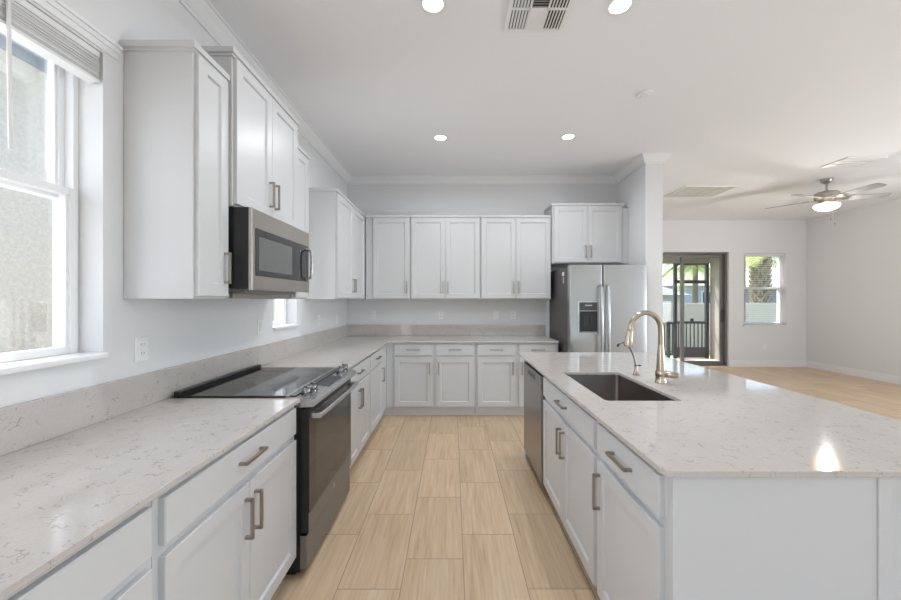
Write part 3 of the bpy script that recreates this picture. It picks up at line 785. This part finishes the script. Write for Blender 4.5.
xl, yfar = at_ceiling(664, 196.5); xr, _ = at_ceiling(714, 196.5); xl2, ynear = at_ceiling(686, 185.7)
t, a, b, c_, d_ = vent('wide white return air grille on the ceiling beside the refrigerator wall', xl, xl+.78, ynear, yfar, VENTG)
bm = bmesh.new()
for k in range(30): slat_tilt(bm, (a+.012+k*(b-a-.02)/30, c_), (a+.012+k*(b-a-.02)/30, d_), .026, R(28), CZ-.010)
for k in range(1, 5): xx = a+(b-a)*k/5; box(bm, xx-.006, xx+.006, c_, d_, CZ-.016, CZ-.006)
obj('louvers', rel(bm, t), WHITEPL, t)
x, y = at_ceiling(852, 162)
t, a, b, c_, d_ = vent('long slim supply vent on the living room ceiling beyond the fan', x-.22, x+.24, y-.16, y+.16, VENTG)
bm = bmesh.new()
for k in range(3): yk = c_+(d_-c_)*(k+.5)/3; box(bm, a, b, yk-.030, yk+.030, CZ-.014, CZ-.006)
obj('louvers', rel(bm, t), WHITEPL, t)

# ceiling fan
fx, fy = 5.18, 5.06
fn = thing('ceiling_fan', 'five blade grey ceiling fan with lit glass bowl in the living room', 'fan', (fx, fy, CZ))
FM = metal('fan_nickel', (.45, .43, .40), .3, (4, 4, 30), 12)
obj('canopy', lathe(bmesh.new(), [(0, -.0005), (.068, -.0005), (.068, -.02), (.055, -.045), (.030, -.062), (.016, -.066), (0, -.066)], 28), FM, fn, smooth=True)
obj('downrod', tube(bmesh.new(), [(0, 0, -.06), (0, 0, -.175)], .012, 12), FM, fn, smooth=True)
ho = obj('motor_housing', lathe(bmesh.new(), [(0, -.165), (.03, -.165), (.05, -.178), (.115, -.186), (.135, -.205), (.138, -.25), (.125, -.275), (.09, -.285), (.085, -.33), (.10, -.338), (.10, -.35), (0, -.35)], 36), FM, fn, smooth=True)
for k in range(5):
    an = R(126+72*k); M = Matrix.Rotation(an, 4, 'Z') @ Matrix.Translation((0, 0, -.280)) @ Matrix.Rotation(R(-12), 4, 'X')
    bm = bmesh.new(); nn = 10
    outl = [(.19, -.050), (.30, -.060), (.50, -.066), (.62, -.066), (.655, -.055), (.668, -.025), (.668, .025), (.655, .055), (.62, .066), (.50, .066), (.30, .060), (.19, .050)]
    a_ = [bm.verts.new((x, y, 0)) for x, y in outl]; b_ = [bm.verts.new((x, y, .006)) for x, y in outl]
    bm.faces.new(a_); bm.faces.new(b_)
    for i in range(len(outl)): j = (i+1) % len(outl); bm.faces.new((a_[i], a_[j], b_[j], b_[i]))
    bmesh.ops.transform(bm, matrix=M, verts=bm.verts); bl_ = obj('blade', bm, BLADE, fn)
    bm = boxes([(.07, .20, -.016, .016, -.008, -.001), (.18, .25, -.036, .036, -.008, -.001)], .003)
    bmesh.ops.transform(bm, matrix=M, verts=bm.verts); obj('blade_iron', bm, FM, bl_)
obj('light_bowl', lathe(bmesh.new(), [(.095, -.350), (.128, -.352), (.135, -.366), (.128, -.392), (.100, -.418), (.055, -.434), (0, -.438)], 36), BOWL, fn, smooth=True, label='glowing warm glass bowl')
obj('finial', lathe(bmesh.new(), [(0, -.437), (.012, -.438), (.012, -.446), (0, -.452)], 16), FM, fn, smooth=True)
for px, ln in ((.02, .30), (-.035, .20)):
    bm = tube(bmesh.new(), [(px, -.08, -.345), (px, -.09, -.42), (px, -.09, -.445-ln*.6)], .002, 6)
    lathe(bm, [(0, .0), (.007, -.004), (.008, -.02), (0, -.026)], 12, (px, -.09, -.445-ln*.6))
    obj('pull_chain', bm, FM, fn)
lamp('fan_lamp', 'POINT', (fx, fy, CZ-.385), FAN_W, (.94, .965, 1), size=.03)

# ------------------------------------------------------------------ outlets
def outlet(label, loc, rot, kind='outlet'):
    t = thing('wall_outlet' if kind == 'outlet' else 'light_switch', label, 'outlet' if kind == 'outlet' else 'switch', loc, rot)
    obj('cover_plate', ringstack(bmesh.new(), -.036, .036, -.058, .058, [(0, -.0005), (0, -.004), (.003, -.006)]), WHITEPL, t)
    if kind == 'outlet':
        for s in (-1, 1):
            z = s*.021
            o = obj('socket', ringstack(bmesh.new(), -.016, .016, z-.014, z+.014, [(0, -.0055), (.001, -.0078), (.003, -.0082)]), WHITEPL, t)
            bm = bmesh.new()
            for xx in (-.0065, .0065): box(bm, xx-.0013, xx+.0013, -.0088, -.0080, z-.002, z+.006)
            lathe(bm, [(0, 0), (.0025, 0), (.0025, .0008), (0, .0008)], 10, (0, -.0086, z-.008))
            obj('slots', bm, SLOT, o)
    else:
        obj('rocker', ringstack(bmesh.new(), -.016, .016, -.033, .033, [(0, -.0055), (.001, -.009), (.002, -.0095)]), WHITEPL, t)
    return t
def wl(u, v):  # left wall pixel to point
    y = -WX*FPX/(453-u); return (WX+.0005, y, EYE+(299.5-v)*y/FPX)
outlet('white duplex outlet on the left wall beside the window sill', wl(141, 349), rl)
outlet('white rocker switch on the left wall just before the small window', wl(259.5, 327), rl, 'switch')
outlet('white outlet on the left wall just past the small window', wl(319, 320), rl)
outlet('white outlet on the left wall close to the back corner', wl(337, 319), rl)
def wb(u, v): y = WY-.0005; return ((u-453)*y/FPX, y, EYE+(299.5-v)*y/FPX)
outlet('white outlet on the back wall nearest the left corner', wb(373, 315), 0)
outlet('white outlet on the back wall under the middle cabinet', wb(441, 315), 0)
outlet('white rocker switch on the back wall under the right cabinet, farther from the refrigerator', wb(496, 315), 0, 'switch')
outlet('white outlet on the back wall nearest the refrigerator', wb(513, 315), 0)
outlet('white outlet low on the living room wall under the blind', ((764-453)*(LY)/FPX, LY-.0005, .42), 0)

# ------------------------------------------------------------------ outside
struct('ground_lawn', B(-14, 40, LY+.2, 45, -.30, -.14), GRASS)
struct('ground_side', B(-14, WX-.21, -12, LY+.2, -.30, -.14), plain('side_yard_gravel', (.30, .29, .26), .9, .2, var=.3, scale=30))
PY = 8.90; PXR = 6.24; PZ = -.02
struct('patio_floor', B(2.0, PXR+.06, LY+.2, PY+.12, -.14, PZ), CONC)
pw = thing('porch', 'covered porch side wall and roof outside the sliding door', 'porch', (PXR, 8.4, PZ))
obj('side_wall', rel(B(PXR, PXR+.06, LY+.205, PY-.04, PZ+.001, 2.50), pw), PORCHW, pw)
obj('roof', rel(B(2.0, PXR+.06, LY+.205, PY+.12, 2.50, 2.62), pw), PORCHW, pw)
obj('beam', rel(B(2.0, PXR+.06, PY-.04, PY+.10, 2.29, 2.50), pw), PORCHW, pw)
SCREEN = glass_mat('insect_screen', (.92, .93, .94), .0)
sd = thing('screen_door', 'dark framed screen door of the porch with baluster grille', 'screen door', (5.80, PY, PZ))
dx0, dx1 = 5.38, 6.225
obj('door_frame', rel(boxes([(dx0, dx0+.07, PY-.03, PY+.03, PZ+.001, 2.288), (dx1-.075, dx1, PY-.03, PY+.03, PZ+.001, 2.288), (dx0+.07, dx1-.075, PY-.03, PY+.03, 1.80, 1.88), (dx0+.07, dx1-.075, PY-.03, PY+.03, 2.25, 2.288)], .003), sd), CHAR, sd)
obj('kick_panel', rel(B(dx0+.07, dx1-.075, PY-.015, PY+.015, PZ+.01, .25), sd), CHAR, sd)
obj('mid_rail', rel(B(dx0+.07, dx1-.075, PY-.02, PY+.02, .82, .88), sd), CHAR, sd)
for k in range(7):
    xx = dx0+.12+k*.095; obj('baluster', rel(B(xx-.010, xx+.010, PY-.01, PY+.01, .25, .82), sd), CHAR, sd)
obj('latch', rel(B(5.77, 5.84, PY-.045, PY-.02, .88, .95, bev=.004), sd), RUBBER, sd)
obj('screen', rel(boxes([(dx0+.07, dx1-.075, PY+.016, PY+.017, .25, 1.80), (dx0+.07, dx1-.075, PY+.016, PY+.017, 1.88, 2.25)]), sd), SCREEN, sd)
se = thing('porch_railing', 'dark baluster railing and screen bay left of the screen door', 'railing', (4.0, PY, PZ))
obj('post', rel(boxes([(5.22, 5.28, PY-.03, PY+.03, PZ+.001, .86)]), se), CHAR, se)
obj('post', rel(boxes([(3.6, 3.66, PY-.03, PY+.03, PZ+.001, 2.288)]), se), CHAR, se)
obj('rail', rel(boxes([(2.2, dx0-.003, PY-.025, PY+.025, .81, .86), (2.2, dx0-.003, PY-.02, PY+.02, .06, .10)]), se), CHAR, se)
for k in range(32):
    xx = 2.25+k*.1; obj('baluster', rel(B(xx-.009, xx+.009, PY-.009, PY+.009, .10, .81), se), CHAR, se)
obj('screen', rel(B(2.2, dx0-.003, PY+.031, PY+.032, PZ+.01, 2.288), se), SCREEN, se)
tag(obj('garden_wall', B(0, 30, 11.0, 11.2, -.14, 1.30, bev=.01), GARDENW), 'cream stucco garden wall beyond the porch and palms', 'wall')
# houses far behind
def far_house(label, x0, x1, y, hw, hr, wm, wins):
    h = thing('house', label, 'house', ((x0+x1)/2, y, -.14))
    obj('wall', rel(B(x0, x1, y, y+7, -.14, hw), h), wm, h)
    bm = bmesh.new(); pr = [(y-.5, hw-.05), (y+7.5, hw-.05), (y+3.5, hr)]
    a_ = [bm.verts.new((x0-.4, yy, z)) for yy, z in pr]; b_ = [bm.verts.new((x1+.4, yy, z)) for yy, z in pr]
    bm.faces.new(a_); bm.faces.new(b_)
    for i in range(3): j = (i+1) % 3; bm.faces.new((a_[i], a_[j], b_[j], b_[i]))
    obj('roof', rel(bm, h), ROOFM, h)
    for xx in wins:
        f_ = obj('window', rel(boxes([(xx, xx+1.1, y-.06, y, .9, 2.1)], .01), h), VINYL, h)
        obj('pane', rel(B(xx+.08, xx+1.02, y-.07, y-.05, .98, 2.02), h), HGLASS, f_)
HGLASS = plain('house_window', (.10, .11, .17), .2)
far_house('blue grey house seen through the screen door above the garden wall', 17.6, 22.6, 30, 2.55, 2.75, HOUSEW, (20.4,))
far_house('shade-toned house seen through the living room window behind the palm trunk', 23.4, 31, 30, 2.35, 2.6, stucco('shade_toned_house_wall', (.20, .20, .27), (.25, .25, .32)), ())  # wall in shade: the shade is put into its dark colour
far_house('grey house with low dark roof, left of the blue grey house', 12.0, 15.0, 24, 1.75, 2.5, stucco('grey_house_wall', (.40, .42, .46), (.46, .48, .52)), ())
# neighbour beside the left windows
nx = -4.3
ns = thing('house', 'pale stucco house side close outside the left kitchen window', 'house', (nx, 3, -.14))
obj('wall', rel(B(nx-2, nx, -4, 12, -.14, 4.2), ns), STUCCO, ns)
obj('soffit', rel(boxes([(nx, nx+.45, -4, 12, 3.98, 4.2), (nx, nx+.02, -4, 12, 3.80, 3.98)]), ns), SOFFIT, ns)

def palm(label, x, y, h, tr, nf, fl, seed, boots=True):
    rnd = random.Random(seed)
    t = thing('palm_tree', label, 'palm tree', (x, y, -.14))
    tk = obj('trunk', tube(bmesh.new(), [(0, 0, 0), (0, 0, h*.5), (.02, 0, h)], [tr*1.1, tr*.95, tr*.8], 16), BARK, t, smooth=True)
    if boots:
        bm = bmesh.new()
        nrow = int(h/.16)
        for i in range(nrow):
            for k in range(7):
                a = 2*PI*(k+.5*(i % 2))/7; z = .25+i*.16
                if z > h: continue
                d = Vector((math.cos(a), math.sin(a), 0)); s = Vector((-d.y, d.x, 0))
                for sg in (-1, 1):
                    p0 = d*tr*.86+s*.055*sg+Vector((0, 0, z)); p1 = d*(tr*1.35)+Vector((0, 0, z+.20))+s*.012*sg
                    tube(bm, [p0, (p0+p1)/2+d*.012, p1], [.030, .024, .014], 5)
        obj('leaf_boots', bm, BOOT, tk)
    for k in range(nf):
        a = 2*PI*k/nf*1.618*1.0+rnd.uniform(-.2, .2); el = rnd.uniform(-.15, 1.0); L = fl*rnd.uniform(.8, 1.1)
        d = Vector((math.cos(a), math.sin(a), 0)); bm = bmesh.new(); pts = []
        for i in range(9):
            s = i/8; pts.append(d*(L*s*math.cos(el*(1-s*.7))) + Vector((0, 0, h+L*(math.sin(el)*s - .75*s*s))))
        tube(bm, pts, [.018-.0016*i for i in range(9)], 5)
        side = Vector((-d.y, d.x, 0))
        for i in range(2, 9):
            for q in range(3):
                f_ = min(7.999, i-1+q/3); i0 = int(f_); p = pts[i0].lerp(pts[i0+1], f_-i0); tg = (pts[i0+1]-pts[i0]).normalized()
                for sg in (-1, 1):
                    ll = L*.38*(1-.55*abs(f_/8-.45)); e_ = p + (side*sg*.8+tg*.55).normalized()*ll + Vector((0, 0, -.28*ll))
                    mid = p.lerp(e_, .5)+Vector((0, 0, .05*ll)); wv = tg*.018
                    v = [bm.verts.new(c) for c in (p-wv, p+wv, mid+wv*1.2, e_, mid-wv*1.2)]
                    bm.faces.new(v)
        obj('frond', bm, FROND, t)
    return t
palm('palm with criss-cross trunk framed by the living room window', 10.1, 12.0, 2.95, .22, 13, 1.4, 3)
palm('palm with drooping yellow green fronds above the screen door', 10.35, 15.6, 3.05, .12, 14, 1.5, 5, boots=False)
